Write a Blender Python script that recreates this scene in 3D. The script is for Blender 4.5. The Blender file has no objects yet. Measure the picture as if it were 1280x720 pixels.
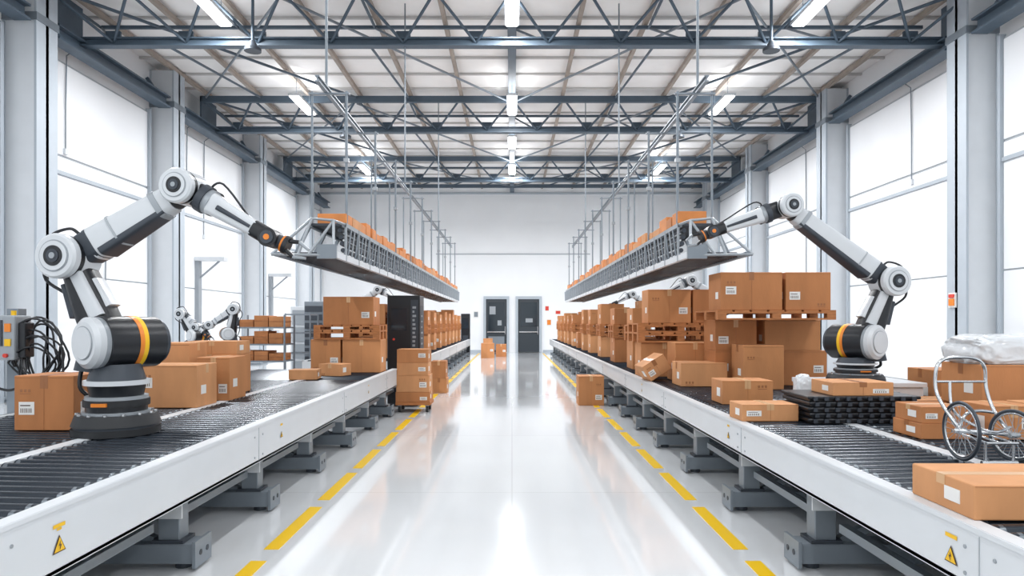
import bpy, bmesh, math, random
from mathutils import Vector, Matrix, noise as mnoise
random.seed(7)
V=Vector
# ------------------------------------------------------------------ materials
def mat(name,col,rough=0.5,metal=0.0,emit=None,noise=0.0,nscale=8.0,bump=0.0,bscale=60.0,stretch=None,coat=0.0):
    m=bpy.data.materials.new(name); m.use_nodes=True
    nt=m.node_tree; b=nt.nodes['Principled BSDF']
    b.inputs['Roughness'].default_value=rough; b.inputs['Metallic'].default_value=metal
    b.inputs['Base Color'].default_value=(*col,1)
    if coat: b.inputs['Coat Weight'].default_value=coat
    if emit:
        b.inputs['Emission Color'].default_value=(*emit[0],1); b.inputs['Emission Strength'].default_value=emit[1]
    if noise>0 or bump>0:
        tc=nt.nodes.new('ShaderNodeTexCoord'); mp=nt.nodes.new('ShaderNodeMapping')
        nt.links.new(tc.outputs['Object'],mp.inputs['Vector'])
        if stretch: mp.inputs['Scale'].default_value=stretch
    if noise>0:
        n=nt.nodes.new('ShaderNodeTexNoise'); n.inputs['Scale'].default_value=nscale; n.inputs['Detail'].default_value=4
        nt.links.new(mp.outputs[0],n.inputs['Vector'])
        r=nt.nodes.new('ShaderNodeValToRGB')
        r.color_ramp.elements[0].position=.3; r.color_ramp.elements[1].position=.7
        r.color_ramp.elements[0].color=(*[c*(1-noise) for c in col],1)
        r.color_ramp.elements[1].color=(*[min(1,c*(1+noise*.6)) for c in col],1)
        nt.links.new(n.outputs['Fac'],r.inputs['Fac']); nt.links.new(r.outputs['Color'],b.inputs['Base Color'])
    if bump>0:
        n2=nt.nodes.new('ShaderNodeTexNoise'); n2.inputs['Scale'].default_value=bscale
        nt.links.new(mp.outputs[0],n2.inputs['Vector'])
        bp=nt.nodes.new('ShaderNodeBump'); bp.inputs['Strength'].default_value=bump; bp.inputs['Distance'].default_value=.01
        nt.links.new(n2.outputs['Fac'],bp.inputs['Height']); nt.links.new(bp.outputs[0],b.inputs['Normal'])
    return m
M={}
M['wall']=mat('wall_paint',(.85,.87,.89),.7,noise=.03,nscale=.6)
M['panel']=mat('wall_panel',(.85,.87,.895),.45,noise=.025,nscale=.5)
M['seam']=mat('seam_grey',(.40,.43,.46),.6)
M['col']=mat('column_paint',(.42,.47,.52),.5,noise=.04,nscale=2)
M['ceil']=mat('ceiling_deck',(.86,.85,.84),.8,noise=.06,nscale=1.2)
M['purlin']=mat('purlin_tan',(.34,.29,.25),.7,noise=.15,nscale=3)
M['purlinw']=mat('purlin_white',(.54,.53,.52),.6)
M['slate']=mat('truss_slate',(.068,.100,.135),.5,noise=.1,nscale=4)
M['steel']=mat('painted_steel',(.64,.67,.70),.35,noise=.03,nscale=3)
M['grey']=mat('grey_steel',(.22,.255,.29),.4,metal=.3,noise=.06,nscale=4)
M['dgrey']=mat('dark_grey_steel',(.045,.055,.070),.45,metal=.2,noise=.1,nscale=5)
M['roller']=mat('roller_dark',(.026,.034,.046),.22,metal=.35)
M['rollerl']=mat('roller_sleeve',(.12,.14,.16),.3,metal=.5)
M['bed']=mat('bed_pan',(.10,.115,.135),.5,metal=.3)
M['black']=mat('black_plastic',(.009,.011,.015),.35)
M['rubber']=mat('black_rubber',(.014,.016,.019),.55)
M['rwhite']=mat('robot_shell',(.62,.65,.68),.28,coat=.3,noise=.02,nscale=4)
M['rgrey']=mat('robot_grey',(.32,.35,.38),.35,metal=.2)
M['orange']=mat('orange_paint',(.75,.22,.02),.4)
M['yellow']=mat('yellow_paint',(.85,.50,.01),.5)
M['fyellow']=mat('floor_yellow',(.90,.56,.0),.3)
M['card']=mat('cardboard_a',(.52,.225,.086),.75,noise=.13,nscale=5,bump=.1,bscale=80,stretch=(1,1,.3))
M['card2']=mat('cardboard_b',(.59,.28,.12),.75,noise=.12,nscale=6,bump=.1,bscale=80,stretch=(1,1,.3))
M['card3']=mat('cardboard_c',(.46,.185,.066),.75,noise=.15,nscale=5,bump=.1,bscale=80,stretch=(1,1,.3))
M['tape']=mat('packing_tape',(.62,.37,.19),.3)
M['tape2']=mat('packing_tape_brown',(.32,.125,.045),.35)
M['ink']=mat('print_ink',(.08,.045,.03),.7)
M['label']=mat('paper_label',(.78,.77,.75),.6)
M['wood']=mat('pallet_wood',(.45,.17,.055),.7,noise=.25,nscale=10,stretch=(1,6,6))
M['ocrate']=mat('orange_carton',(.62,.22,.055),.6,noise=.15,nscale=6)
M['glass']=mat('dark_glass',(.02,.03,.04),.08)
M['door']=mat('door_dark',(.03,.04,.05),.4)
M['red']=mat('red_sign',(.65,.05,.03),.4)
M['chrome']=mat('chrome',(.62,.64,.66),.2,metal=.9)
M['lamp']=mat('lamp_diffuser',(1,1,1),.5,emit=((1,1,1),6))
M['wrap']=mat('plastic_wrap',(.70,.73,.76),.16,bump=.8,bscale=12,coat=.5)
def floor_mat():
    m=bpy.data.materials.new('polished_floor'); m.use_nodes=True; nt=m.node_tree; b=nt.nodes['Principled BSDF']
    tc=nt.nodes.new('ShaderNodeTexCoord')
    br=nt.nodes.new('ShaderNodeTexBrick'); br.offset=0; br.inputs['Scale'].default_value=1
    br.inputs['Brick Width'].default_value=3; br.inputs['Row Height'].default_value=3
    br.inputs['Mortar Size'].default_value=.008; br.inputs['Color1'].default_value=(.71,.73,.75,1)
    br.inputs['Color2'].default_value=(.73,.75,.765,1); br.inputs['Mortar'].default_value=(.62,.635,.65,1)
    nt.links.new(tc.outputs['Object'],br.inputs['Vector'])
    nt.links.new(br.outputs['Color'],b.inputs['Base Color'])
    n=nt.nodes.new('ShaderNodeTexNoise'); n.inputs['Scale'].default_value=1.2; n.inputs['Detail'].default_value=5
    nt.links.new(tc.outputs['Object'],n.inputs['Vector'])
    mr=nt.nodes.new('ShaderNodeMapRange'); mr.inputs['To Min'].default_value=.04; mr.inputs['To Max'].default_value=.16
    nt.links.new(n.outputs['Fac'],mr.inputs['Value']); nt.links.new(mr.outputs[0],b.inputs['Roughness'])
    b.inputs['Coat Weight'].default_value=.6; b.inputs['Coat Roughness'].default_value=.05
    return m
M['floor']=floor_mat()

# ------------------------------------------------------------------ mesh builder
def perp(d,hint=None):
    h=V(hint) if hint else (V((0,0,1)) if abs(d.z)<.9 else V((0,1,0)))
    u=d.cross(h)
    if u.length<1e-6: u=d.cross(V((1,0,0)))
    u.normalize(); v=u.cross(d).normalized()
    return u,v
class B:
    def __init__(s,name): s.n=name; s.v=[]; s.f=[]; s.m=[]; s.sm=[]; s.mats=[]
    def mi(s,k):
        if k not in s.mats: s.mats.append(k)
        return s.mats.index(k)
    def add(s,vs,fs,k,sm=False):
        o=len(s.v); s.v+= [tuple(x) for x in vs]; i=s.mi(k)
        for j,f in enumerate(fs):
            s.f.append([a+o for a in f]); s.m.append(i); s.sm.append(sm[j] if isinstance(sm,list) else sm)
    def box(s,x0,x1,y0,y1,z0,z1,k,c=0):
        if x0>x1:x0,x1=x1,x0
        if y0>y1:y0,y1=y1,y0
        if z0>z1:z0,z1=z1,z0
        if c>0:
            bm=bmesh.new(); bmesh.ops.create_cube(bm,size=1)
            for v in bm.verts: v.co=V(((x0+x1)/2+v.co.x*(x1-x0),(y0+y1)/2+v.co.y*(y1-y0),(z0+z1)/2+v.co.z*(z1-z0)))
            bmesh.ops.bevel(bm,geom=bm.edges[:],offset=c,segments=2,affect='EDGES',profile=.5)
            bm.verts.index_update()
            s.add([v.co.copy() for v in bm.verts],[[v.index for v in f.verts] for f in bm.faces],k); bm.free(); return
        s.add([(x0,y0,z0),(x1,y0,z0),(x1,y1,z0),(x0,y1,z0),(x0,y0,z1),(x1,y0,z1),(x1,y1,z1),(x0,y1,z1)],
              [[0,3,2,1],[4,5,6,7],[0,1,5,4],[1,2,6,5],[2,3,7,6],[3,0,4,7]],k)
    def prism(s,p0,p1,w0,d0,w1,d1,k,n=20,pw=1.0,hint=None,caps=True,capk=None):
        p0=V(p0);p1=V(p1);d=(p1-p0).normalized();u,v=perp(d,hint)
        def sec(p,w,dd):
            r=[]
            for i in range(n):
                a=2*math.pi*(i+.5)/n; c=math.cos(a); q=math.sin(a)
                r.append(p+u*w*math.copysign(abs(c)**pw,c)+v*dd*math.copysign(abs(q)**pw,q))
            return r
        vs=sec(p0,w0,d0)+sec(p1,w1,d1)
        s.add(vs,[[i,(i+1)%n,n+(i+1)%n,n+i] for i in range(n)],k,n>6)
        if caps: s.add(vs,[list(range(n))[::-1],[n+i for i in range(n)]],capk or k,False)
    def cyl(s,p0,p1,r,k,r1=None,n=16,capk=None,caps=True):
        r1=r if r1 is None else r1
        s.prism(p0,p1,r,r,r1,r1,k,n=n,capk=capk,caps=caps)
    def bar(s,p0,p1,w,h,k):
        s.prism(p0,p1,w*.7071,h*.7071,w*.7071,h*.7071,k,n=4)
    def tube(s,pts,r,k,n=6,closed=False):
        pts=[V(p) for p in pts]; m=len(pts); rings=[]
        for i,p in enumerate(pts):
            if closed: d=pts[(i+1)%m]-pts[i-1]
            else: d=pts[min(i+1,m-1)]-pts[max(i-1,0)]
            d.normalize()
            if i==0: u,v=perp(d)
            else:
                u=(pu-d*pu.dot(d)).normalized(); v=u.cross(d).normalized()
            pu=u
            rings.append([p+u*r*math.cos(2*math.pi*j/n)+v*r*math.sin(2*math.pi*j/n) for j in range(n)])
        vs=[x for q in rings for x in q]; fs=[]
        for i in range(m if closed else m-1):
            a=i*n; b=((i+1)%m)*n
            for j in range(n): fs.append([a+j,a+(j+1)%n,b+(j+1)%n,b+j])
        s.add(vs,fs,k,True)
        if not closed: s.add(rings[0]+rings[-1],[list(range(n))[::-1],[n+i for i in range(n)]],k)
    def stube(s,pts,r,k,n=6,sub=6):
        P=[V(p) for p in pts]; out=[]
        for i in range(len(P)-1):
            a=P[max(i-1,0)];b=P[i];c=P[i+1];d=P[min(i+2,len(P)-1)]
            for j in range(sub):
                t=j/sub
                out.append(.5*((2*b)+(c-a)*t+(2*a-5*b+4*c-d)*t*t+(3*b-a-3*c+d)*t**3))
        out.append(P[-1]); s.tube(out,r,k,n)
    def ring(s,c,ax,R,r,k,N=32,n=8):
        ax=V(ax).normalized();u,v=perp(ax);c=V(c)
        s.tube([c+u*R*math.cos(2*math.pi*i/N)+v*R*math.sin(2*math.pi*i/N) for i in range(N)],r,k,n,True)
    def done(s,rz=0,pivot=None):
        xs=[v[0] for v in s.v];ys=[v[1] for v in s.v];zs=[v[2] for v in s.v]
        o=V(pivot) if pivot else V(((min(xs)+max(xs))/2,(min(ys)+max(ys))/2,min(zs)))
        me=bpy.data.meshes.new(s.n); me.from_pydata([V(v)-o for v in s.v],[],s.f)
        for k in s.mats: me.materials.append(M[k])
        me.polygons.foreach_set('material_index',s.m); me.polygons.foreach_set('use_smooth',s.sm)
        me.update(); me.validate()
        ob=bpy.data.objects.new(s.n,me); bpy.context.scene.collection.objects.link(ob)
        ob.location=o; ob.rotation_euler=(0,0,rz)
        return ob

HW=9.6; Y0=-6; Y1=34; HC=8.35
# ------------------------------------------------------------------ shell
b=B('floor'); b.box(-HW-.3,HW+.3,Y0,Y1+.3,-.2,0,'floor'); b.done(pivot=(0,0,0))
b=B('ceiling'); b.box(-HW-.3,HW+.3,Y0,Y1+.3,HC,HC+.2,'ceil')
y=Y0+.5
while y<Y1:
    b.box(-HW,HW,y,y+.06,HC-.06,HC,'purlinw'); y+=1.15
x=-9
while x<=9.01:
    if abs(x)>.2: b.box(x-.045,x+.045,Y0,Y1,HC-.17,HC-.06,'purlin')
    x+=1.5
b.done()
LC=[1.2,7.0,12.8,18.0,24.2,30.2]; RC=[1.5,7.4,13.4,19.4,25.5,31.4]
for side,sg,cols in (('left',-1,LC),('right',1,RC)):
    b=B('wall_'+side)
    b.box(sg*HW,sg*(HW+.3),Y0,Y1+.3,0,HC,'wall')
    b.done()
    b=B('trim_wall_panels_'+side)
    ends=[Y0]+cols+[Y1]
    for i in range(len(ends)-1):
        a=ends[i]+.75 if i else ends[i]+.2; c=ends[i+1]-.15
        if c-a<.8: continue
        X=sg*HW; P=sg*(HW-.06)
        for z0,z1 in ((.12,2.5),(2.53,4.62),(4.7,5.0),(5.05,7.0)):
            b.box(X,P,a+.05,c-.05,z0,z1,'panel',c=.01)
        b.box(X,sg*(HW-.03),a,c,.1,7.05,'seam')
        b.box(X,sg*(HW-.10),a+.05,c-.05,4.62,4.70,'col')
        b.box(X,sg*(HW-.12),a-.04,a+.04,.0,7.1,'col'); b.box(X,sg*(HW-.12),c-.04,c+.04,.0,7.1,'col')
    b.done()
    for i,c in enumerate(cols):
        b=B('wall_column')
        xi=sg*8.95;xo=sg*(HW-.0)
        b.box(xi,xi+sg*.05,c,c+.6,0,HC-.17,'col',c=.006)
        b.box(xo,xo-sg*.05,c,c+.6,0,HC-.17,'col')
        b.box(xi,xo,c+.26,c+.34,0,HC-.17,'col')
        b.box(xi+sg*.05,xo,c+.02,c+.05,0,HC-.17,'steel')
        b.box(xi-sg*.03,xo,c-.03,c+.63,0,.05,'grey')
        b.box(xi-sg*.02,xo,c-.02,c+.62,7.2,7.35,'grey')
        b.done()
    b=B('trim_crane_rail_'+side)
    e=cols+[Y1-.3]
    for i in range(len(e)-1):
        xa=sg*8.98; xb=sg*9.3
        a=e[i]+.7;c=e[i+1]-.1
        b.box(xa,xb,a,c,7.40,7.44,'slate'); b.box(xa,xb,a,c,7.14,7.18,'slate'); b.box(sg*9.1,sg*9.16,a,c,7.18,7.40,'slate')
        b.bar((sg*9.1,a+.1,7.2),(sg*9.55,a+.1,7.9),.08,.08,'slate'); b.bar((sg*9.1,c-.1,7.2),(sg*9.55,c-.1,7.9),.08,.08,'slate')
    b.done()
b=B('wall_back'); b.box(-HW,HW,Y1,Y1+.3,0,HC,'wall'); b.done()
b=B('trim_back_ledge'); b.box(-3.8,3.9,Y1-.05,Y1,4.89,4.94,'seam'); b.done()
b=B('trim_back_header'); b.box(-HW,HW,Y1-.05,Y1,7.9,8.0,'col'); b.done()
for sg,n in ((-1,'left'),(1,'right')):
    b=B('baseboard_'+n); b.box(sg*HW,sg*(HW-.07),Y0,Y1,0,.1,'col'); b.done()
b=B('baseboard_back_1'); b.box(-HW+.08,-1.5,Y1-.03,Y1,0,.12,'col'); b.done()
b=B('baseboard_back_2'); b.box(1.55,HW-.08,Y1-.03,Y1,0,.12,'col'); b.done()
def door(n,x0,x1,dark):
    b=B(n); yw=Y1-.002
    b.box(x0,x0+.12,yw-.12,yw,0,2.8,'col'); b.box(x1-.12,x1,yw-.12,yw,0,2.8,'col'); b.box(x0+.12,x1-.12,yw-.12,yw,2.66,2.8,'col')
    b.box(x0+.12,x1-.12,yw-.07,yw-.01,0.02,2.66,'door')
    if not dark:
        b.box(x0+.24,x1-.24,yw-.09,yw-.05,.95,2.5,'glass'); b.box(x0+.24,x1-.24,yw-.09,yw-.05,.12,.8,'grey')
        b.box(x0+.3,x0+.6,yw-.095,yw-.09,1.9,2.3,'rgrey')
        b.box(x0+.7,x0+.9,yw-.095,yw-.09,1.35,1.6,'rgrey')
    else:
        b.box(x0+.24,x1-.24,yw-.09,yw-.05,1.3,2.5,'glass'); b.box(x0+.5,x0+.85,yw-.095,yw-.09,1.5,1.7,'rgrey')
    b.box(x0+.18,x1-.18,yw-.12,yw-.09,1.0,1.05,'chrome')
    b.cyl((x1-.2,yw-.17,.9),(x1-.2,yw-.17,1.3),.02,'chrome',n=8); b.box(x1-.21,x1-.19,yw-.17,yw-.07,.95,.98,'chrome');b.box(x1-.21,x1-.19,yw-.17,yw-.07,1.22,1.25,'chrome')
    b.done()
door('door_1',-1.42,-.14,False); door('door_2',.18,1.48,True)
for (x,z,w,h,k) in ((1.75,2.2,.22,.3,'red'),(2.3,2.0,.3,.22,'red'),(1.85,1.5,.25,.35,'orange'),(-1.8,1.9,.25,.35,'grey'),(2.35,1.45,.3,.3,'orange')):
    b=B('wall_notice'); b.box(x-w/2,x+w/2,Y1-.02,Y1,z-h/2,z+h/2,'label'); b.box(x-w*.38,x+w*.38,Y1-.024,Y1-.02,z-h*.35,z+h*.35,k); b.done()

b=B('floor_dashed_line')
for xx in (-1.59,1.51):
    y=4.49-1.25*3
    while y<32:
        b.box(xx-.05,xx+.05,y,y+1.03,0,.003,'fyellow'); y+=1.25
b.done()

# ------------------------------------------------------------------ roof trusses
def truss(y,zt=8.1,zb=7.42):
    b=B('roof_truss'); x0=9.2
    b.box(-x0,x0,y-.06,y+.06,zt-.1,zt+.08,'slate')
    yb=y+.85
    b.box(-x0,x0,yb-.1,yb+.1,zb-.09,zb-.06,'slate');b.box(-x0,x0,yb-.1,yb+.1,zb+.06,zb+.09,'slate');b.box(-x0,x0,yb-.02,yb+.02,zb-.06,zb+.06,'slate')
    n=12; w=2*x0/n
    for i in range(n):
        a=-x0+i*w
        b.cyl((a,y,zt),(a+w/2,yb,zb),.032,'slate',n=8); b.cyl((a+w/2,yb,zb),(a+w,y,zt),.032,'slate',n=8)
        b.box(a+w/2-.15,a+w/2+.15,yb-.03,yb+.03,zb+.08,zb+.24,'slate')
        if i%2==0:
            b.cyl((a,y,zt),(a,y+1.7,zt),.03,'slate',n=8)
            b.cyl((a,y+1.7,zt),(a+w/2,yb,zb),.028,'grey',n=8)
    b.box(-x0,x0,y+1.67,y+1.73,zt-.02,zt+.05,'slate')
    for sg in (-1,1): b.box(sg*(x0-.05),sg*x0,y-.06,yb+.1,zb-.2,zt+.08,'slate')
    b.done()
TY=[1.0,7.2,13.55,20.1,27.4]
for y in TY: truss(y)
b=B('roof_truss'); b.box(-9.2,9.2,32.5,32.65,7.95,8.1,'slate')
for i in range(12):
    a=-9.2+i*1.533; b.cyl((a,32.57,8.0),(a+.77,32.57,HC-.1),.03,'slate',n=6)
b.done()
b=B('roof_bracing')
b.box(-.10,.10,Y0,Y1,7.98,8.02,'slate'); b.box(-.03,.03,Y0,Y1,8.02,8.3,'slate'); b.box(-.10,.10,Y0,Y1,8.28,8.3,'slate')
ys=TY+[32.5]
for i in range(len(ys)-1):
    a,c=ys[i]+.1,ys[i+1]-.1
    for sg in (-1,1):
        b.cyl((sg*9,a,8.12),(sg*4.6,c,8.12),.035,'slate',n=8)
        b.cyl((sg*4.6,a,8.0),(sg*.1,c,8.0),.03,'grey',n=8)
        b.cyl((sg*4.6,a,8.12),(sg*9,c,8.12),.03,'grey',n=8)
        b.cyl((sg*7.4,a+.8,7.42),(sg*7.4,c,8.12),.03,'slate',n=8)
        b.cyl((sg*3.05,a+.8,7.42),(sg*3.05,c,8.12),.03,'slate',n=8)
b.done()
for x,y in ((-5.3,13.9),(5.3,13.9),(-5.0,20.4),(5.0,20.4)):
    b=B('small_pipe_lamp'); b.cyl((x,y,7.25),(x,y,8.2),.03,'slate',n=8); b.cyl((x,y,7.1),(x,y,7.25),.12,'dgrey',r1=.05,n=12); b.cyl((x,y,7.04),(x,y,7.1),.17,'dgrey',n=16); b.done()  # small lamp head on a vertical pipe, modelled unlit
def alight(o,loc,rot,sx,sy,e,nm):
    ld=bpy.data.lights.new(nm,'AREA'); ld.shape='RECTANGLE'; ld.size=sx; ld.size_y=sy; ld.energy=e; ld.color=(.975,.985,1)
    lo=bpy.data.objects.new(nm,ld); bpy.context.scene.collection.objects.link(lo); lo.parent=o
    lo.location=V(loc)-o.location; lo.rotation_euler=rot
def lamp(x,y,z=7.6,L=1.7,f=1):
    b=B('ceiling_lamp')
    b.box(x-.15,x+.15,y-L/2,y+L/2,z+.03,z+.09,'steel'); b.box(x-.12,x+.12,y-L/2+.03,y+L/2-.03,z,z+.03,'lamp',c=.008)
    b.cyl((x,y-L*.35,z+.09),(x,y-L*.35,HC-.1),.008,'grey',n=5); b.cyl((x,y+L*.35,z+.09),(x,y+L*.35,HC-.1),.008,'grey',n=5)
    o=b.done()
    alight(o,(x,y,z-.02),(0,0,0),.3,L,LP*f,'lamp_light')
    alight(o,(x,y,z+.11),(math.pi,0,0),.3,L,UP*f,'added_ceiling_fill')  # added upward fill that brightens the ceiling, not part of the fixture
LP=220; UP=15
for y,f in ((-4,.8),(1,.6),(7,.75),(13.2,1),(19.2,1),(27.3,1.6)):
    for x in (-5.9,0,5.9): lamp(x,y,f=f*(.5 if (x==0 and y<10) else 1))
lamp(0,23.2,L=1.5)

# ------------------------------------------------------------------ conveyors
ZT=.74
def conveyor(sg,xi,xm,xo,y0,y1,legs,hb,skew=.05):
    b=B('roller_conveyor')
    s=lambda v: sg*v
    def fascia(x,w,za,zb,k='steel'): b.box(s(x),s(x+w),y0,y1,za,zb,k,c=.004)
    fascia(xi,.03,hb,ZT-.002); b.box(s(xi),s(xi+.075),y0,y1,ZT-.02,ZT-.0,'steel'); b.box(s(xi),s(xi+.09),y0,y1,hb,hb+.02,'steel')
    b.box(s(xi-.006),s(xi),y0,y1,ZT-.022,ZT-.002,'steel')
    fascia(xo-.03,.03,hb+.05,ZT); b.box(s(xo-.075),s(xo),y0,y1,ZT-.02,ZT,'steel')
    b.box(s(xm-.045),s(xm+.045),y0,y1,ZT-.1,ZT,'steel',c=.004)
    b.box(s(xi+.03),s(xo-.03),y0+.02,y1-.02,ZT-.16,ZT-.12,'bed')
    b.box(s(xi+.03),s(xo-.03),y0,y0+.03,hb+.05,ZT-.02,'steel'); b.box(s(xi+.03),s(xo-.03),y1-.03,y1,hb+.05,ZT-.02,'steel')
    r=.034
    for (a,c) in ((xi+.08,xm-.05),(xm+.05,xo-.08)):
        y=y0+.12
        while y<y1-.1:
            n=10 if y<9 else 6
            b.cyl((s(a),y-skew/2,ZT-r),(s(c),y+skew/2,ZT-r),r,'roller',n=n)
            if y<9:
                for t in (.035,.965):
                    X=a+(c-a)*t; yy=y-skew/2+skew*t
                    b.cyl((s(X-.018),yy,ZT-r-.001),(s(X+.018),yy,ZT-r-.001),r+.001,'rollerl',n=10)
            y+=.098
    y=y0+1.9
    while y<y1-.5:
        b.box(s(xi-.003),s(xi),y,y+.004,hb+.01,ZT-.03,'seam')
        for dy in (-.08,.08):
            for zz in (hb+.05,ZT-.09): b.cyl((s(xi-.004),y+dy,zz),(s(xi),y+dy,zz),.008,'rgrey',n=8)
        y+=2.6
    y=y0+.6
    while y<y1: b.box(s(xi+.03),s(xo-.03),y,y+.06,ZT-.26,ZT-.16,'grey'); y+=1.35
    for y in legs:
        for X in (xi+.12,xm+.3,xo-.2):
            b.box(s(X),s(X+.13),y-.02,y+.10,.16,hb+.02,'grey',c=.006)
            b.box(s(X-.02),s(X+.15),y-.035,y-.02,hb-.14,hb+.0,'steel')
            b.box(s(X-.03),s(X+.16),y-.04,y+.12,.16,.18,'dgrey')
            b.cyl((s(X+.065),y-.05,hb-.07),(s(X+.065),y-.03,hb-.07),.015,'dgrey',n=8)
        b.box(s(xi+.01),s(xo-.1),y-.05,y+.13,.04,.16,'grey',c=.008)
        b.box(s(xi),s(xi+.02),y-.07,y+.15,.02,.18,'grey')
        b.cyl((s(xi-.003),y+.0,.1),(s(xi),y+.0,.1),.018,'dgrey',n=10); b.cyl((s(xi-.003),y+.09,.1),(s(xi),y+.09,.1),.018,'dgrey',n=10)
        for X in (xi+.12,xm+.35,xo-.3): b.cyl((s(X),y+.04,0),(s(X),y+.04,.04),.05,'dgrey',n=12)
        b.bar((s(xi+.3),y+.04,.16),(s(xm+.2),y+.04,hb),.05,.05,'grey')
        b.box(s(xi+.18),s(xi+.23),y+.1,y+1.2,.28,.33,'grey')
    for y in legs[1::2]:
        b.box(s(xi+.35),s(xi+.75),y+.4,y+.8,hb-.12,hb+.06,'dgrey',c=.01); b.cyl((s(xi+.3),y+.6,hb-.05),(s(xi+.2),y+.6,hb-.05),.07,'grey',n=14)
    return b
def triangle(b,sg,x,y,z,s):
    X=x-sg*.003; X2=x-sg*.005; X3=x-sg*.007
    def tri(X,k,q,dz=0):
        b.add([(X,y-q*.5,z-q*.33+dz),(X,y+q*.5,z-q*.33+dz),(X,y,z+q*.54+dz)],[[0,1,2]],k)
    tri(X,'ink',s); tri(X2,'yellow',s*.8)
    q=s*.3
    b.add([(X3,y+q*.1,z+q*.9),(X3,y-q*.35,z),(X3,y,z+.05*q),(X3,y-q*.1,z-q*.8),(X3,y+q*.4,z+q*.2),(X3,y+q*.05,z+q*.15)],[[0,1,2],[2,5,0],[2,3,4],[2,4,5]],'ink')
def tag(b,sg,x,y,z,w=.06,h=.018):
    X=x-sg*.003; b.add([(X,y-w/2,z-h/2),(X,y+w/2,z-h/2),(X,y+w/2,z+h/2),(X,y-w/2,z+h/2)],[[0,1,2,3]],'yellow')
legs=[1.4,2.75,4.15,5.42,6.8,8.15,9.5,10.8]
b=conveyor(-1,1.9,2.80,4.2,.6,11.2,legs,.45)
for y,z,s in ((2.85,.565,.085),(5.6,.575,.06),(9.0,.58,.05)): triangle(b,-1,-1.9,y,z,s); tag(b,-1,-1.9,y,z+.085,s*.9,.016)
tag(b,-1,-1.9,2.85,.635,.03,.01)
b.done()
b=conveyor(-1,1.9,2.80,4.2,13.6,31,[14+1.6*i for i in range(11)],.45); b.done()
b=conveyor(1,1.72,2.55,4.3,.6,31,legs+[12.2+1.5*i for i in range(13)],.5)
for y,z,s in ((2.66,.585,.08),(5.4,.6,.06),(9.0,.6,.05)): triangle(b,1,1.72,y,z,s); tag(b,1,1.72,y,z+.08,s*.9,.016)
b.done()

# ------------------------------------------------------------------ cardboard boxes & pallets
def cbox(x0,x1,y0,y1,z,h,rz=0,label=None,tape=None,k=None,name='cardboard_box'):
    w=x1-x0;d=y1-y0; cx=(x0+x1)/2;cy=(y0+y1)/2
    k=k or random.choice(['card','card2','card3','card'])
    b=B(name); X0,X1,Y0_,Y1_=-w/2,w/2,-d/2,d/2
    b.box(X0,X1,Y0_,Y1_,0,h,k,c=min(.006,h*.05))
    e=.0015; tape=random.choice(['x','y']) if tape is None else tape; tk=random.choice(['tape','tape2','tape'])
    tw=min(.028,w*.08)
    if tape=='x':
        b.box(X0-e,X1+e,-tw,tw,h,h+e,tk); b.box(X0-e,X0,-tw,tw,h-min(.08,h*.3),h,tk); b.box(X1,X1+e,-tw,tw,h-min(.08,h*.3),h,tk)
    else:
        b.box(-tw,tw,Y0_-e,Y1_+e,h,h+e,tk); b.box(-tw,tw,Y0_-e,Y0_,h-min(.09,h*.35),h,tk)
        b.box(-.001,.001,Y0_-.002,Y0_,h*.0,h,'tape2')
    b.box(X0+.003,X1-.003,Y0_-.0012,Y0_,h*.955,h*.965,'tape2')
    lb=random.random()<.5 if label is None else label
    if lb:
        lw=min(.12,w*.26); lh=min(.09,h*.32); lx=random.choice([X0+w*.08,X1-w*.08-lw]); lz=h*random.uniform(.15,.5)
        b.box(lx,lx+lw,Y0_-.002,Y0_,lz,lz+lh,'label')
        for i in range(6):
            q=lx+lw*(.12+.13*i); b.box(q,q+lw*.05,Y0_-.003,Y0_-.002,lz+lh*.15,lz+lh*.5,'ink')
        b.box(lx+lw*.1,lx+lw*.75,Y0_-.003,Y0_-.002,lz+lh*.68,lz+lh*.76,'ink')
    sx=X0 if cx>0 else X1; ee=-.002 if cx>0 else .002
    b.box(sx,sx+ee,-d*.3,-d*.3+min(.1,d*.3),h*.3,h*.3+min(.08,h*.4),'label')
    if random.random()<.4:
        mx=random.choice([X0+w*.1,X1-w*.3]); mz=h*random.choice([.12,.7]); u=min(.022,w*.04)
        for i in range(3): b.box(mx+i*u*1.7,mx+i*u*1.7+u,Y0_-.0015,Y0_,mz,mz+u*1.2,'tape2')
        b.box(mx,mx+u*4.4,Y0_-.0015,Y0_,mz-u*.8,mz-u*.5,'tape2')
    o=b.done(pivot=(0,0,0)); o.location=(cx,cy,z); o.rotation_euler=(0,0,rz)
    return o
def pallet(x0,x1,y0,y1,z,h=.12):
    b=B('wooden_pallet'); t=h*.17
    n=7; w=(x1-x0)/(n*1.0)
    for i in range(n): b.box(x0+i*w,x0+i*w+w*.85,y0,y1,z+h-t,z+h,'wood')
    for q in (0,.5,1):
        yy=y0+(y1-y0-.09)*q
        b.box(x0,x1-w*.15,yy,yy+.09,z+h-2*t,z+h-t,'wood'); b.box(x0,x1-w*.15,yy,yy+.09,z,z+t,'wood')
        for p in (0,.5,1):
            xx=x0+(x1-w*.15-x0-.1)*p; b.box(xx,xx+.1,yy,yy+.09,z+t,z+h-2*t,'wood')
    b.done()
cbox(-3.50,-3.08,4.78,5.15,ZT,.385,tape='y',label=True,k='card3')
cbox(-3.36,-2.80,6.04,6.45,ZT,.38,label=True,tape='x',k='card2')
cbox(-3.06,-2.74,6.6,7.0,ZT,.42,k='card')
cbox(-3.52,-3.14,6.62,7.0,ZT,.56,k='card2')
cbox(-3.50,-2.92,7.2,7.6,ZT,.42,k='card'); cbox(-3.46,-2.92,7.22,7.58,ZT+.42,.14,label=True,k='card2')
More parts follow.
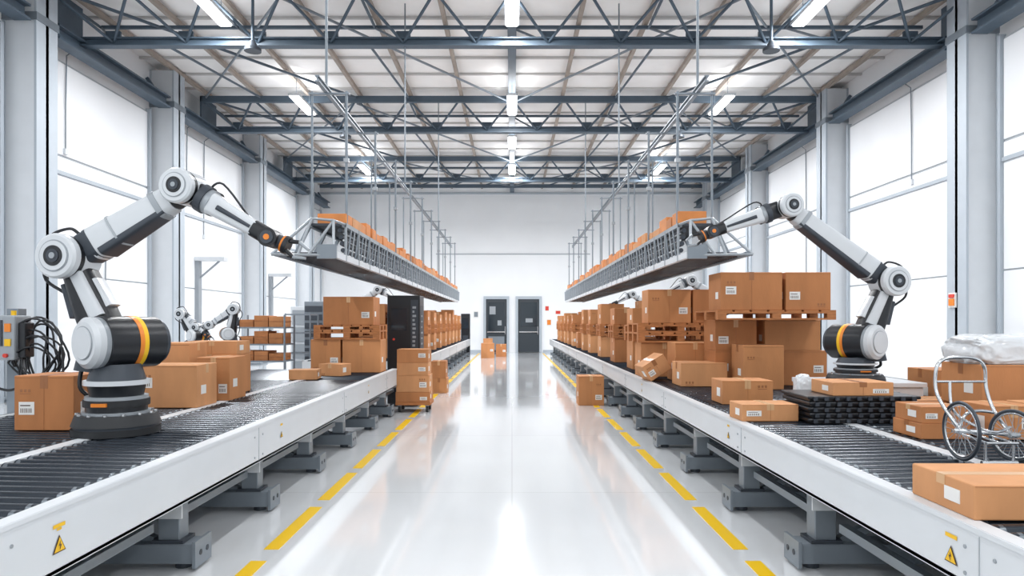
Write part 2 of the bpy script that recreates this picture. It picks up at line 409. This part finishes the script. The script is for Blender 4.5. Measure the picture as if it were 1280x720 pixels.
cbox(-2.97,-2.60,9.0,9.3,ZT,.13,rz=.1,k='card2'); cbox(-2.72,-2.36,9.62,9.9,ZT,.17,rz=-.3,k='card2')
cbox(-3.05,-2.60,10.3,10.75,ZT,.50); cbox(-2.57,-1.99,10.3,10.75,ZT,.50,tape='y',k='card')
pallet(-3.0,-1.98,10.28,10.9,ZT+.5,.14)
pallet(-3.0,-1.98,10.28,10.9,ZT+.64,.08)
cbox(-2.86,-2.10,10.3,10.8,ZT+.72,.43,k='card3',label=True)
b=B('box_dolly')
b.box(-1.94,-1.36,11.32,11.82,.12,.17,'wood')
for x in (-1.88,-1.42):
    for y in (11.38,11.76): b.cyl((x-.02,y,.05),(x+.02,y,.05),.05,'rubber',n=14); b.box(x-.03,x+.03,y-.03,y+.03,.1,.12,'grey')
b.done()
cbox(-1.94,-1.37,11.33,11.8,.17,.17,k='card3'); cbox(-1.93,-1.38,11.33,11.8,.34,.28,k='card2'); cbox(-1.92,-1.40,11.33,11.8,.62,.21,k='card2',label=True); cbox(-1.92,-1.40,11.34,11.8,.83,.22,k='card',label=True)
cbox(-1.72,-1.38,14.4,14.8,.0,.32,k='card'); cbox(-1.71,-1.40,14.4,14.8,.32,.36,k='card3')
cbox(1.2,1.66,12.26,12.7,0,.53,k='card',tape='y')
cbox(-1.3,-.75,28.5,29,0,.62,k='card'); cbox(-.70,-.25,29.6,30.1,0,.55,k='card3'); cbox(-1.25,-.85,29.6,30,0,.8,k='card2')
cbox(1.775,2.35,2.60,3.02,ZT,.135,rz=-.02,label=True,tape='x',k='card2')
cbox(1.76,2.20,5.22,5.5,ZT,.13,rz=.03,tape='y',k='card2',label=True)
cbox(1.95,2.42,6.3,6.65,ZT,.22,k='card',tape='y')
cbox(2.0,2.55,8.05,8.5,ZT,.28,k='card2'); cbox(2.1,2.62,8.75,9.2,ZT,.5,k='card')
cbox(2.62,3.08,7.7,8.12,ZT,.50,k='card')
cbox(3.25,3.80,8.2,8.68,ZT,.42,k='card3'); cbox(3.05,3.72,8.2,8.68,ZT+.42,.37,k='card')
cbox(2.45,2.95,8.2,8.68,ZT,.42,k='card3'); cbox(2.45,2.95,8.2,8.68,ZT+.42,.37,k='card3')
pallet(2.33,3.70,7.7,8.7,ZT+.79,.11)
cbox(2.37,3.07,7.72,8.2,ZT+.9,.43,k='card3',tape='y'); cbox(3.11,3.62,7.72,8.2,ZT+.9,.43,k='card3',tape='x')
cbox(1.80,2.46,9.5,9.95,ZT,.48,k='card',tape='y'); cbox(2.5,3.0,9.55,10,ZT,.48,k='card2')
pallet(1.75,2.98,9.45,10.3,ZT+.48,.14); pallet(1.75,2.98,9.45,10.3,ZT+.62,.13)
cbox(1.90,2.50,9.5,9.95,ZT+.75,.47,k='card',tape='y'); cbox(2.53,2.93,9.5,9.95,ZT+.75,.47,k='card3',tape='x')
o=cbox(1.78,2.1,8.72,9.1,ZT+.19,.22,k='card2'); o.rotation_euler=(0,math.radians(-32),.1)
o.location.z=ZT+.002+.16*math.sin(math.radians(32)); o.location.x=1.90
def far(sg,xi,y0,y1,step):
    y=y0
    while y<y1:
        d=.55; a=xi+.1
        w1=random.uniform(.45,.6);w2=random.uniform(.4,.55)
        def put(x,w,z,h):
            X0=sg*x;X1=sg*(x+w); cbox(min(X0,X1),max(X0,X1),y,y+d,z,h,label=random.random()<.4)
        put(a,w1,ZT,.46); put(a+w1+.04,w2,ZT,.46)
        if random.random()<.8:
            X0=sg*(a-.03);X1=sg*(a+w1+w2+.06); pallet(min(X0,X1),max(X0,X1),y-.03,y+.62,ZT+.46,.14); pallet(min(X0,X1),max(X0,X1),y-.03,y+.62,ZT+.60,.12)
            put(a,w1*.9,ZT+.72,random.uniform(.25,.5))
            if random.random()<.7: put(a+w1+.02,w2*.9,ZT+.72,random.uniform(.25,.5))
        y+=step*random.uniform(.9,1.2)
far(1,1.85,11.0,29,1.7); far(-1,2.05,14.4,29,1.5)
b=B('plastic_tray_stack')
for i in range(5):
    z=ZT+i*.042; q=.012*(i%2)
    b.box(2.24+q,3.05+q,5.12,5.60,z,z+.014,'black'); b.box(2.22+q,3.07+q,5.10,5.62,z+.014,z+.037,'black',c=.006)
    for t in range(10): b.box(2.26+q+t*.082,2.29+q+t*.082,5.09,5.10,z+.005,z+.035,'dgrey')
b.done()
cbox(2.42,2.88,5.13,5.5,ZT+.206,.10,k='card2',label=True)
cbox(3.15,3.72,5.5,5.8,ZT,.13,k='card2',label=True)
cbox(2.66,2.98,4.42,4.75,ZT,.10,k='card3'); cbox(2.67,2.97,4.43,4.74,ZT+.10,.11,k='card3',label=True)
cbox(3.45,4.15,4.95,5.4,ZT,.14,k='card3'); cbox(3.42,4.18,4.95,5.42,ZT+.14,.31,k='card')
cbox(3.1,3.40,4.4,4.7,ZT,.22,k='card'); cbox(3.45,3.95,4.3,4.75,ZT,.22,k='card2')
cbox(3.72,4.15,6.0,6.4,ZT,.34,k='card')
def wrapbag(x,y,z,r,sq,seed,name):
    bm=bmesh.new(); bmesh.ops.create_icosphere(bm,subdivisions=5,radius=1)
    for v in bm.verts:
        n=v.co.normalized(); q=V((math.copysign(abs(n.x)**.5,n.x),math.copysign(abs(n.y)**.5,n.y),math.copysign(abs(n.z)**.6,n.z)))
        rid=abs(mnoise.noise(n*5+V((seed,2,0))))
        f=1+.10*mnoise.noise(n*2.6+V((seed,0,0)))-.10*rid+.03*mnoise.noise(n*14+V((0,seed,0)))
        v.co=V((q.x*sq[0]*r*f,q.y*sq[1]*r*f,max(-sq[2]*r*.7,q.z*sq[2]*r*f)))
    bm.verts.index_update()
    b=B(name); b.add([v.co+V((x,y,z+sq[2]*r*.7)) for v in bm.verts],[[v.index for v in f.verts] for f in bm.faces],'wrap',True); bm.free(); b.done()
wrapbag(3.78,5.18,ZT+.45,.36,(1.12,.68,.36),3,'plastic_wrapped_bundle')
wrapbag(2.50,5.85,ZT,.13,(.55,.5,1.4),5,'plastic_bag')
wrapbag(2.65,13.9,ZT,.3,(.7,.5,1.0),11,'plastic_bag')

# cart with spoked wheels
b=B('spoked_wheel_cart')
def wheel(c,ax,R):
    b.ring(c,ax,R,.009,'dgrey',N=44,n=8); b.ring(c,ax,R-.014,.006,'chrome',N=44,n=6)
    a=V(ax).normalized(); u,v=perp(a); c=V(c)
    b.cyl(c-a*.03,c+a*.03,.014,'chrome',n=10)
    for i in range(24):
        t=2*math.pi*i/24; b.cyl(c+a*(.02 if i%2 else -.02),c+(u*math.cos(t)+v*math.sin(t))*(R-.015),.0016,'rgrey',n=4)
D=.07
wheel((2.40+D,3.74,ZT+.164),(1,-.02,0),.155); wheel((2.66+D,3.70,ZT+.144),(.98,.30,0),.135)
F='chrome'
T=lambda pts,r: b.tube([(p[0]+D,p[1],p[2]) for p in pts],r,F,8)
ST=lambda pts,r: b.stube([(p[0]+D,p[1],p[2]) for p in pts],r,F,8)
ST([(2.40,3.74,.905),(2.37,3.84,1.02),(2.36,3.9,1.12),(2.365,3.9,1.24),(2.41,3.9,1.29),(2.50,3.9,1.30),(2.59,3.9,1.29),(2.64,3.9,1.24),(2.65,3.9,1.12),(2.66,3.85,1.0),(2.66,3.72,.885)],.010)
T([(2.365,3.9,1.16),(2.645,3.9,1.16)],.007)
T([(2.36,3.74,.905),(2.70,3.71,.885)],.012); ST([(2.40,3.76,.90),(2.46,3.80,.98),(2.56,3.84,1.0),(2.66,3.85,.99)],.009)
ST([(2.44,3.9,1.16),(2.43,3.85,1.0),(2.46,3.68,.93),(2.54,3.66,.91),(2.64,3.70,.93)],.008)
for x in (2.45,2.52,2.59): T([(x,3.60,.86),(x,3.88,.88)],.006)
T([(2.44,3.60,.86),(2.61,3.60,.86)],.008); T([(2.44,3.88,.88),(2.61,3.88,.88)],.008)
T([(2.45,3.62,.752),(2.45,3.62,.86)],.008); T([(2.60,3.62,.752),(2.60,3.62,.86)],.008); T([(2.43,3.62,.752),(2.62,3.62,.752)],.012)
b.done()

# ------------------------------------------------------------------ robots
def robot(name,P,y,base,S,m=1):
    b=B(name)
    bx,bz=base; sh,el,j3,mi,wr,en=[V((p[0],y,p[1])) for p in P]
    hgt=sh.z-.17*S-bz
    Z=lambda t:bz+hgt*t
    c=lambda t0,t1,r0,k,r1=None: b.cyl((bx,y,Z(t0)),(bx,y,Z(t1)),r0*S,k,r1=None if r1 is None else r1*S,n=40)
    c(0,.10,.275,'rubber'); c(.10,.14,.262,'dgrey'); c(.14,.30,.275,'rubber',.25); c(.30,.34,.21,'rgrey'); c(.34,.42,.19,'black')
    c(.42,.52,.205,'rubber'); c(.52,.57,.195,'rgrey'); c(.57,.74,.165,'black',.18); c(.74,.81,.205,'rwhite'); c(.81,1.05,.18,'dgrey',.15)
    for i in range(14):
        a=i*math.pi/7; b.cyl((bx+.235*S*math.cos(a),y+.235*S*math.sin(a),Z(.29)),(bx+.235*S*math.cos(a),y+.235*S*math.sin(a),Z(.33)),.013*S,'chrome',n=6)
    b.box(bx-.05*S,bx+.05*S,y-.215*S,y-.19*S,Z(.44),Z(.49),'orange')
    b.stube([(bx-.2*S*m,y+.05,Z(.5)),(bx-.27*S*m,y+.02,Z(.7)),(bx-.25*S*m,y+.05,Z(1.1)),(bx-.16*S*m,y+.1,Z(1.4))],.014*S,'black',8)
    a=V((-.5*m,-.86,0)).normalized()
    L=lambda t: sh+a*t*S+V((.09*m*S,0,0))
    r=.178*S
    b.cyl(L(-.30),L(-.26),r*.85,'dgrey',n=40); b.cyl(L(-.26),L(-.12),r*1.0,'black',n=48); b.cyl(L(-.12),L(-.09),r*1.035,'yellow',n=48)
    b.cyl(L(-.09),L(-.06),r*1.035,'orange',n=48)
    b.cyl(L(-.06),L(.13),r*1.02,'black',n=48); b.cyl(L(.13),L(.16),r*.98,'rgrey',n=48); b.cyl(L(.16),L(.20),r*.97,'rwhite',n=48); b.cyl(L(.20),L(.225),r*.97,'rwhite',r1=r*.80,n=48)
    b.cyl(L(.225),L(.228),r*.64,'rgrey',n=36); b.cyl(L(.228),L(.234),r*.60,'rwhite',n=36)
    b.prism(sh+V((0,.02*S,-.2*S)),sh+V((.02*m*S,.02*S,0)),.17*S,.15*S,.14*S,.14*S,'dgrey',n=24,pw=.5,hint=(0,1,0))
    H=(0,1,0)
    def joint(c,r,l):
        f=V((-.12*m,-1,0)).normalized(); q=lambda t:c+f*t
        b.cyl(q(-l),q(-l*.8),r*.8,'rgrey',n=36); b.cyl(q(-l*.8),q(l*.25),r,'rwhite',n=40); b.cyl(q(l*.25),q(l*.55),r*.98,'black',n=40)
        b.cyl(q(l*.55),q(l*.85),r*1.02,'rwhite',n=40); b.cyl(q(l*.85),q(l*.95),r*1.02,'rwhite',r1=r*.92,n=40); b.cyl(q(l*.95),q(l*.97),r*.72,'rgrey',n=36)
        b.cyl(q(l*.97),q(l*1.01),r*.66,'rwhite',n=36); b.cyl(q(l*1.01),q(l*1.03),r*.46,'black',n=32)
        b.cyl(q(l*1.03),q(l*1.06),r*.30,'dgrey',n=24); b.cyl(q(l*1.06),q(l*1.09),r*.14,'rgrey',n=20)
    d=(el-sh).normalized(); n=V((d.z,0,-d.x))
    o=V((0,.05*S,0))
    b.prism(sh+d*.05*S+o,sh.lerp(el,.5)+o,.135*S,.10*S,.12*S,.10*S,'black',n=24,pw=.55,hint=H)
    b.prism(sh.lerp(el,.5)+o,el-d*.05*S+o,.12*S,.10*S,.09*S,.09*S,'black',n=24,pw=.55,hint=H)
    b.prism(sh+d*.17*S+o+V((0,-.075*S,0))+n*.05*S*m,el-d*.10*S+o+V((0,-.075*S,0))+n*.02*S*m,.052*S,.05*S,.042*S,.05*S,'rwhite',n=20,pw=.45,hint=H)
    b.prism(sh+d*.22*S+o+n*.12*S*m,el-d*.2*S+o+n*.085*S*m,.03*S,.07*S,.03*S,.07*S,'rwhite',n=16,pw=.45,hint=H)
    b.prism(sh+d*.24*S+o-n*.13*S*m,sh+d*.48*S+o-n*.12*S*m,.035*S,.06*S,.02*S,.05*S,'dgrey',n=12,pw=.5,hint=H)
    joint(el,.150*S,.15*S)
    d2=(j3-el).normalized(); n2=V((d2.z,0,-d2.x))
    if n2.z<0: n2=-n2
    b.prism(el+d2*.02*S+o,el+d2*.2*S+o,.10*S,.11*S,.115*S,.11*S,'dgrey',n=24,pw=.5,hint=H)
    b.prism(el+d2*.17*S+o,j3-d2*.13*S+o,.115*S,.105*S,.085*S,.09*S,'rwhite',n=24,pw=.45,hint=H)
    b.prism(el+d2*.22*S+o-n2*.085*S,j3-d2*.2*S+o-n2*.065*S,.032*S,.108*S,.024*S,.093*S,'dgrey',n=20,pw=.4,hint=H)
    b.prism(j3-d2*.24*S+o,j3-d2*.20*S+o,.098*S,.10*S,.096*S,.098*S,'rgrey',n=24,pw=.45,hint=H)
    b.prism(el+d2*.36*S+o,el+d2*.375*S+o,.112*S,.107*S,.111*S,.107*S,'seam',n=24,pw=.45,hint=H)
    b.prism(j3-d2*.14*S+o,j3+o,.08*S,.08*S,.08*S,.08*S,'black',n=20,pw=.6,hint=H)
    joint(j3,.118*S,.13*S)
    d3=(mi-j3).normalized(); d4=(wr-mi).normalized()
    b.prism(j3+o,mi+d3*.03*S+o*.5,.085*S,.08*S,.09*S,.08*S,'black',n=20,pw=.6,hint=H)
    b.cyl(mi-d4*.06*S,mi-d4*.01*S,.10*S,'dgrey',n=28); b.cyl(mi-d4*.01*S,mi+d4*.03*S,.088*S,'rgrey',n=28)
    b.prism(mi+d4*.03*S,wr-d4*.10*S,.078*S,.08*S,.052*S,.055*S,'rwhite',n=24,pw=.5,hint=H)
    b.prism(mi+d4*.10*S+V((0,-.06*S,0)),wr-d4*.15*S+V((0,-.04*S,0)),.018*S,.035*S,.012*S,.03*S,'dgrey',n=12,pw=.5,hint=H)
    b.prism(wr-d4*.14*S,wr,.060*S,.06*S,.062*S,.062*S,'black',n=20,pw=.7,hint=H)
    b.cyl(wr+V((0,-.09*S,0)),wr+V((0,.08*S,0)),.064*S,'black',n=24); b.cyl(wr+V((0,-.10*S,0)),wr+V((0,-.09*S,0)),.045*S,'dgrey',n=20); b.cyl(wr+V((0,-.104*S,0)),wr+V((0,-.10*S,0)),.02*S,'orange',n=20)
    d5=(en-wr).normalized(); n5=V((d5.z,0,-d5.x))
    b.cyl(wr,wr+d5*.09*S,.05*S,'dgrey',n=20); b.cyl(wr+d5*.085*S,wr+d5*.10*S,.06*S,'orange',n=20); b.cyl(wr+d5*.10*S,wr+d5*.13*S,.065*S,'black',n=20)
    for sgn in (-1,1):
        b.prism(wr+d5*.13*S+n5*.035*S*sgn,wr+d5*.19*S+n5*.055*S*sgn,.015*S,.03*S,.013*S,.025*S,'black',n=8,pw=.5,hint=H)
        b.prism(wr+d5*.19*S+n5*.055*S*sgn,wr+d5*.27*S+n5*.03*S*sgn,.013*S,.025*S,.009*S,.02*S,'rgrey',n=8,pw=.5,hint=H)
    b.stube([el+V((-.1*m*S,0.02,-.08*S)),el+V((-.17*m*S,0,.02*S)),el+V((-.13*m*S,0,.15*S)),el+V((0,0,.20*S)),el+V((.08*m*S,0,.16*S)),el+d2*.25*S+n2*.08*S],.011*S,'black',6)
    b.stube([sh+V((-.12*m*S,.08,-.1*S)),sh+V((-.2*m*S,.08,.1*S)),sh.lerp(el,.5)+V((-.14*m*S,.08,0)),el+V((-.2*m*S,.05,-.15*S)),el+V((-.16*m*S,0,.0))],.012*S,'black',6)
    b.stube([mi+V((0,0,.08*S)),mi+V((.1*m*S,0,.12*S)),wr+V((-.12*m*S,0,.11*S)),wr+V((0,0,.05*S))],.008*S,'black',6)
    return b.done()
robot('robot_arm',[(-2.82,1.362),(-3.055,1.948),(-2.26,2.428),(-2.094,2.334),(-1.663,2.08),(-1.55,2.03)],4.7,(-2.73,ZT),1.0,1)
b=B('machine_plinth')
b.box(2.68,3.55,5.86,6.45,ZT,ZT+.20,'rwhite',c=.012); b.box(2.66,3.57,5.84,6.47,ZT+.20,ZT+.24,'steel',c=.006)
b.box(2.8,3.1,5.855,5.86,ZT+.06,ZT+.15,'dgrey'); b.box(3.18,3.34,5.855,5.86,ZT+.05,ZT+.16,'rgrey'); b.done()
q=lambda x,yy:((x-0)/5.8*6.1, 1.5+(yy-1.5)/5.8*6.1)
robot('robot_arm',[q(3.03,1.335),q(3.215,1.848),q(2.348,2.49),q(2.143,2.42),q(1.70,2.27),q(1.55,2.20)],6.1,(3.08,ZT+.24),.88,-1)
b=B('work_bench')
b.box(-6.0,-4.5,10.9,11.7,1.0,1.06,'steel',c=.006)
for x in (-5.95,-4.6):
    for y in (10.95,11.6): b.box(x,x+.06,y,y+.06,0,1.0,'grey')
b.box(-5.95,-4.55,11.0,11.6,.3,.34,'grey'); b.done()
def small(xb,y,zb,rel,S,m):
    robot('robot_arm',[(xb+r[0],zb+r[1]) for r in rel],y,(xb,zb),S,m)
small(-5.25,11.2,1.06,[(0,.22),(-.19,.58),(.05,.36),(.10,.32),(.22,.24),(.26,.2)],.6,1)
small(-4.68,11.3,1.06,[(0,.25),(.06,.66),(-.34,.40),(-.40,.36),(-.50,.27),(-.54,.24)],.6,-1)
rel=[(-.03,.62),(-.30,1.1),(.35,1.52),(.48,1.46),(.85,1.26),(.95,1.22)]
robot('robot_arm',[(-3.45+r[0]*.95,ZT+r[1]) for r in rel],15.9,(-3.45,ZT),.85,1)
robot('robot_arm',[(3.6-r[0],ZT+r[1]) for r in rel],12.4,(3.6,ZT),.85,-1)
robot('robot_arm',[(3.6-r[0],ZT+r[1]) for r in rel],18.4,(3.6,ZT),.85,-1)

# ------------------------------------------------------------------ suspended racks
def rack(sg):
    b=B('suspended_roller_rack'); s=lambda v:sg*v
    y0,y1=8.2,25.2; xi,xo=2.0,2.66; zb,zt=2.24,2.70
    b.box(s(xi),s(xi+.05),y0-.5,y1,zb,zb+.07,'steel'); b.box(s(xo-.05),s(xo),y0-.6,y1,zb,zb+.05,'grey')
    b.box(s(xi),s(xi+.05),y0,y1,zt-.05,zt,'rgrey'); b.box(s(xo-.25),s(xo-.2),y0,y1,zt-.05,zt,'grey')
    for i,z in enumerate((2.37,2.45,2.53,2.61)):
        b.cyl((s(xi+.04+.012*i),y0,z),(s(xi+.04+.012*i),y1,z),.028,'dgrey',n=8)
    b.cyl((s(xi+.03),y0,2.49),(s(xi+.03),y1,2.49),.012,'chrome',n=8); b.cyl((s(xi+.03),y0,2.57),(s(xi+.03),y1,2.57),.010,'rgrey',n=8)
    b.box(s(xi+.05),s(xo-.2),y0,y1,zt-.03,zt-.005,'dgrey')
    y=y0
    while y<y1:
        b.box(s(xi-.005),s(xi+.02),y,y+.03,zb,zt,'rgrey')
        b.bar((s(xo-.03),y+.02,zb+.05),(s(xo-.22),y+.02,zt-.02),.04,.04,'grey')
        for j in range(3):
            yy=y+.12+j*.19
            b.cyl((s(xi+.005),yy,zb+.08),(s(xi+.005),yy+.16,zt-.05),.010,'rgrey' if j==1 else 'grey',n=6)
        y+=.68
    y=y0-.3
    while y<y1:
        b.cyl((s(xi+.05),y,zb+.045),(s(xo-.05),y,zb+.045),.032,'roller',n=8); y+=.095
    T=lambda *p: b.tube([(s(a[0]),a[1],a[2]) for a in p],.017,'rgrey',8)
    T((xo+.03,y0-.6,zb+.02),(xo-.35,y0-.35,zt+.0),(xi+.1,y0-.2,zt+.0),(xi+.02,y0,zt-.02))
    T((xo+.03,y0-.6,zb+.02),(xi,y0-.5,zb+.02)); T((xo-.35,y0-.35,zt),(xo-.22,y0,zt-.02))
    T((xi+.3,y0-.52,zb+.02),(xi+.1,y0-.2,zt)); T((xi+.1,y0-.2,zt),(xi+.02,y0-.5,zb+.05)); T((xo-.35,y0-.35,zt),(xo-.25,y0-.55,zb+.02))
    b.box(s(xi-.02),s(xi+.2),y0-.54,y0-.5,zb-.02,zb+.14,'grey')
    zr=4.3
    b.box(s(xi+.24),s(xi+.29),y0-.3,y1+.3,zr,zr+.015,'grey'); b.box(s(xi+.26),s(xi+.27),y0-.3,y1+.3,zr+.015,zr+.06,'grey'); b.box(s(xi+.24),s(xi+.29),y0-.3,y1+.3,zr+.06,zr+.075,'grey')
    y=y0+.1
    while y<y1:
        b.cyl((s(xi+.02),y,zt),(s(xi+.02),y,zr+.02),.017,'grey',n=8); b.cyl((s(xo-.22),y,zt),(s(xo-.22),y,zr+.02),.014,'grey',n=8)
        b.box(s(xi-.02),s(xo-.18),y-.02,y+.02,zr-.02,zr,'grey')
        b.box(s(xi-.01),s(xi+.05),y-.03,y+.03,zt+.75,zt+.80,'rgrey')
        y+=1.75
    for y in (8.3,14.4,20.95):
        b.cyl((s(xi+.265),y,zr+.07),(s(xi+.265),y,HC-.1),.016,'grey',n=8)
    b.done()
    b=B('carton_row'); y=y0+.05
    while y<y1-.4:
        L=random.uniform(.25,.5); h=random.choice([.10,.12,.15,.18]); k=random.choice(['ocrate','ocrate','card2','wood','ocrate'])
        b.box(s(xi+.005+random.uniform(0,.02)),s(xi+.36),y,y+L,zt,zt+h,k,c=.004)
        y+=L+random.uniform(.02,.06)
    b.done()
rack(-1); rack(1)

# ------------------------------------------------------------------ left kiosk, control box, carts
b=B('control_kiosk')
b.box(-2.22,-1.64,12.1,12.65,0.05,1.98,'black',c=.012); b.box(-2.18,-1.68,12.14,12.6,0,.05,'dgrey')
b.box(-1.80,-1.67,12.095,12.1,.5,1.9,'dgrey')
for i in range(16): b.box(-1.77,-1.77+.03+.04*random.random(),12.09,12.095,.62+i*.075,.66+i*.075,'rgrey')
b.box(-2.15,-1.87,12.092,12.1,1.35,1.75,'glass'); b.box(-1.642,-1.636,12.2,12.55,.3,1.8,'dgrey')
for i in range(12): b.box(-1.637,-1.633,12.25,12.35+.12*random.random(),.5+i*.1,.53+i*.1,'rgrey')
b.cyl((-2.1,12.07,1.2),(-2.1,12.1,1.2),.02,'red',n=12); b.done()
b=B('control_kiosk'); b.box(-2.35,-1.95,31.3,31.8,0,1.9,'black',c=.02); b.box(-2.28,-2.02,31.29,31.3,1.2,1.7,'glass'); b.box(-2.28,-2.02,31.29,31.3,.3,.9,'dgrey'); b.done()
b=B('robot_control_panel')
b.box(-4.42,-4.32,5.95,6.05,0,1.62,'grey'); b.box(-4.52,-4.22,5.85,6.15,0,.03,'dgrey')
b.box(-4.50,-4.20,5.74,5.95,1.18,1.56,'rgrey',c=.015); b.box(-4.46,-4.30,5.73,5.74,1.30,1.52,'dgrey'); b.box(-4.28,-4.23,5.73,5.74,1.42,1.49,'orange'); b.box(-4.28,-4.23,5.73,5.74,1.30,1.36,'yellow')
b.box(-4.20,-4.14,5.78,5.9,1.2,1.5,'black',c=.01)
b.cyl((-4.25,5.8,1.56),(-4.25,5.8,1.60),.02,'yellow',n=12); b.box(-4.44,-4.33,5.72,5.73,1.40,1.47,'rgrey')
b.cyl((-4.27,5.72,1.22),(-4.27,5.74,1.22),.018,'red',n=12)
rr=random.Random(4)
for i in range(9):
    cx=-4.08+rr.uniform(-.06,.1); cz=1.20+rr.uniform(-.1,.1); w=rr.uniform(.10,.2); h=rr.uniform(.15,.28); y=5.85+rr.uniform(-.06,.06)
    pts=[]
    for j in range(25):
        t=-math.pi*.9+j/24*math.pi*1.9
        pts.append((cx+w*math.cos(t)*(1+.15*math.sin(3*t+i)),y+.03*math.sin(t*2+i),cz+h*math.sin(t)))
    b.tube([(-4.2,5.85,1.25+.02*i)]+pts,.009,'black',6)
b.stube([(-4.2,5.9,1.2),(-4.1,5.9,.95),(-3.95,5.9,.9),(-3.9,5.85,1.1),(-3.85,5.8,1.3),(-3.83,5.8,1.15),(-3.8,5.75,.75)],.010,'black',6)
b.stube([(-4.4,5.8,1.2),(-4.45,5.8,1.0),(-4.3,5.8,.92),(-4.1,5.8,.98),(-4.0,5.8,.9)],.012,'black',6)
b.done()
def wirecart(x0,x1,y0,y1,h,shelves,nm,load):
    b=B(nm)
    for x in (x0,x1):
        for y in (y0,y1):
            b.cyl((x,y,.1),(x,y,h),.018,'grey',n=8); b.cyl((x-.02,y,.05),(x+.02,y,.05),.05,'rubber',n=12); b.cyl((x,y,.08),(x,y,.12),.02,'grey',n=8)
    for z in shelves:
        b.box(x0,x1,y0-.01,y0+.02,z,z+.03,'grey'); b.box(x0,x1,y1-.02,y1+.01,z,z+.03,'grey'); b.box(x0,x0+.02,y0,y1,z,z+.03,'grey'); b.box(x1-.02,x1,y0,y1,z,z+.03,'grey')
        x=x0+.06
        while x<x1: b.cyl((x,y0,z+.02),(x,y1,z+.02),.005,'chrome',n=5); x+=.06
        if load:
            for j in range(3):
                a=x0+.05+j*(x1-x0-.08)/3; w=(x1-x0-.14)/3; hh=rr.uniform(.12,.26)
                b.box(a,a+w,y0+.04,y1-.05,z+.03,z+.03+hh,rr.choice(['card','card3','wood']),c=.005)
                b.box(a-.01,a+w+.01,y0+.03,y1-.04,z+.03+hh*.5,z+.03+hh*.54,'tape2')
    b.done()
wirecart(-5.4,-4.45,13.3,13.9,1.65,(.3,.72,1.05,1.38),'shelf_cart',True)
wirecart(-5.0,-4.45,15.0,15.6,1.7,(.3,.8,1.25,1.66),'shelf_cart',False)
b=B('parts_cabinet'); b.box(-4.95,-4.5,16.2,16.7,0,2.0,'grey',c=.01)
for i in range(9): b.box(-4.93,-4.52,16.18,16.2,.15+i*.2,.29+i*.2,'dgrey')
b.done()
b=B('parts_cabinet'); b.box(-5.6,-5.0,17.2,17.8,0,1.9,'steel',c=.01)
for i in range(4): b.box(-5.55,-5.05,17.18,17.2,.15+i*.43,.52+i*.43,'rgrey')
b.done()
for y,z in ((20.4,3.35),(26.6,3.3)):
    b=B('wall_bracket_lamp'); X=-9.54
    b.box(X,X+.9,y,y+.3,z,z+.12,'steel',c=.01); b.bar((X,y+.15,z-.6),(X+.7,y+.15,z),.05,.05,'rgrey'); b.box(X,X+.12,y+.05,y+.25,z-2.2,z,'rgrey'); b.box(X,X+.4,y+.05,y+.25,z-2.25,z-2.1,'steel'); b.done()
for sg,y,za,zb in ((-1,14.5,5.2,7.2),(-1,19.9,5.5,7.2),(-1,21,4.2,7.1),(1,16.2,4.9,7.1),(1,22,3,7.1),(-1,15.9,0.4,3.0)):
    b=B('wall_cable_conduit'); x=sg*(HW-.085); b.tube([(x,y,za),(x,y,(za+zb)/2),(x,y+.03,zb),(x-sg*.12,y+.05,zb+.1)],.014,'grey',6); b.box(x-.025,x+.025,y-.05,y+.05,za-.12,za,'steel'); b.done()
b=B('fire_call_point'); b.box(8.92,8.95,13.68,13.90,1.8,2.1,'label'); b.box(8.90,8.92,13.71,13.87,1.84,1.98,'orange'); b.box(8.90,8.92,13.71,13.87,2.0,2.07,'red'); b.done()
b=B('parts_cabinet'); b.box(4.9,5.4,27,27.6,0,1.6,'steel',c=.01); b.box(4.95,5.35,26.98,27,.9,1.5,'dgrey'); b.done()

# ------------------------------------------------------------------ world, camera
w=bpy.data.worlds.new('World'); bpy.context.scene.world=w; w.use_nodes=True
w.node_tree.nodes['Background'].inputs[0].default_value=(.93,.97,1,1); w.node_tree.nodes['Background'].inputs[1].default_value=1.1
cam=bpy.data.cameras.new('camera'); co=bpy.data.objects.new('camera',cam); bpy.context.scene.collection.objects.link(co)
co.location=(0,0,1.5); co.rotation_euler=(math.radians(90),0,0)
cam.sensor_width=36; cam.lens=850/1280*36; cam.shift_y=43/1280; cam.clip_start=.05; cam.clip_end=200
bpy.context.scene.camera=co
sc=bpy.context.scene
sc.view_settings.view_transform='Standard'; sc.view_settings.look='None'; sc.view_settings.exposure=0.18
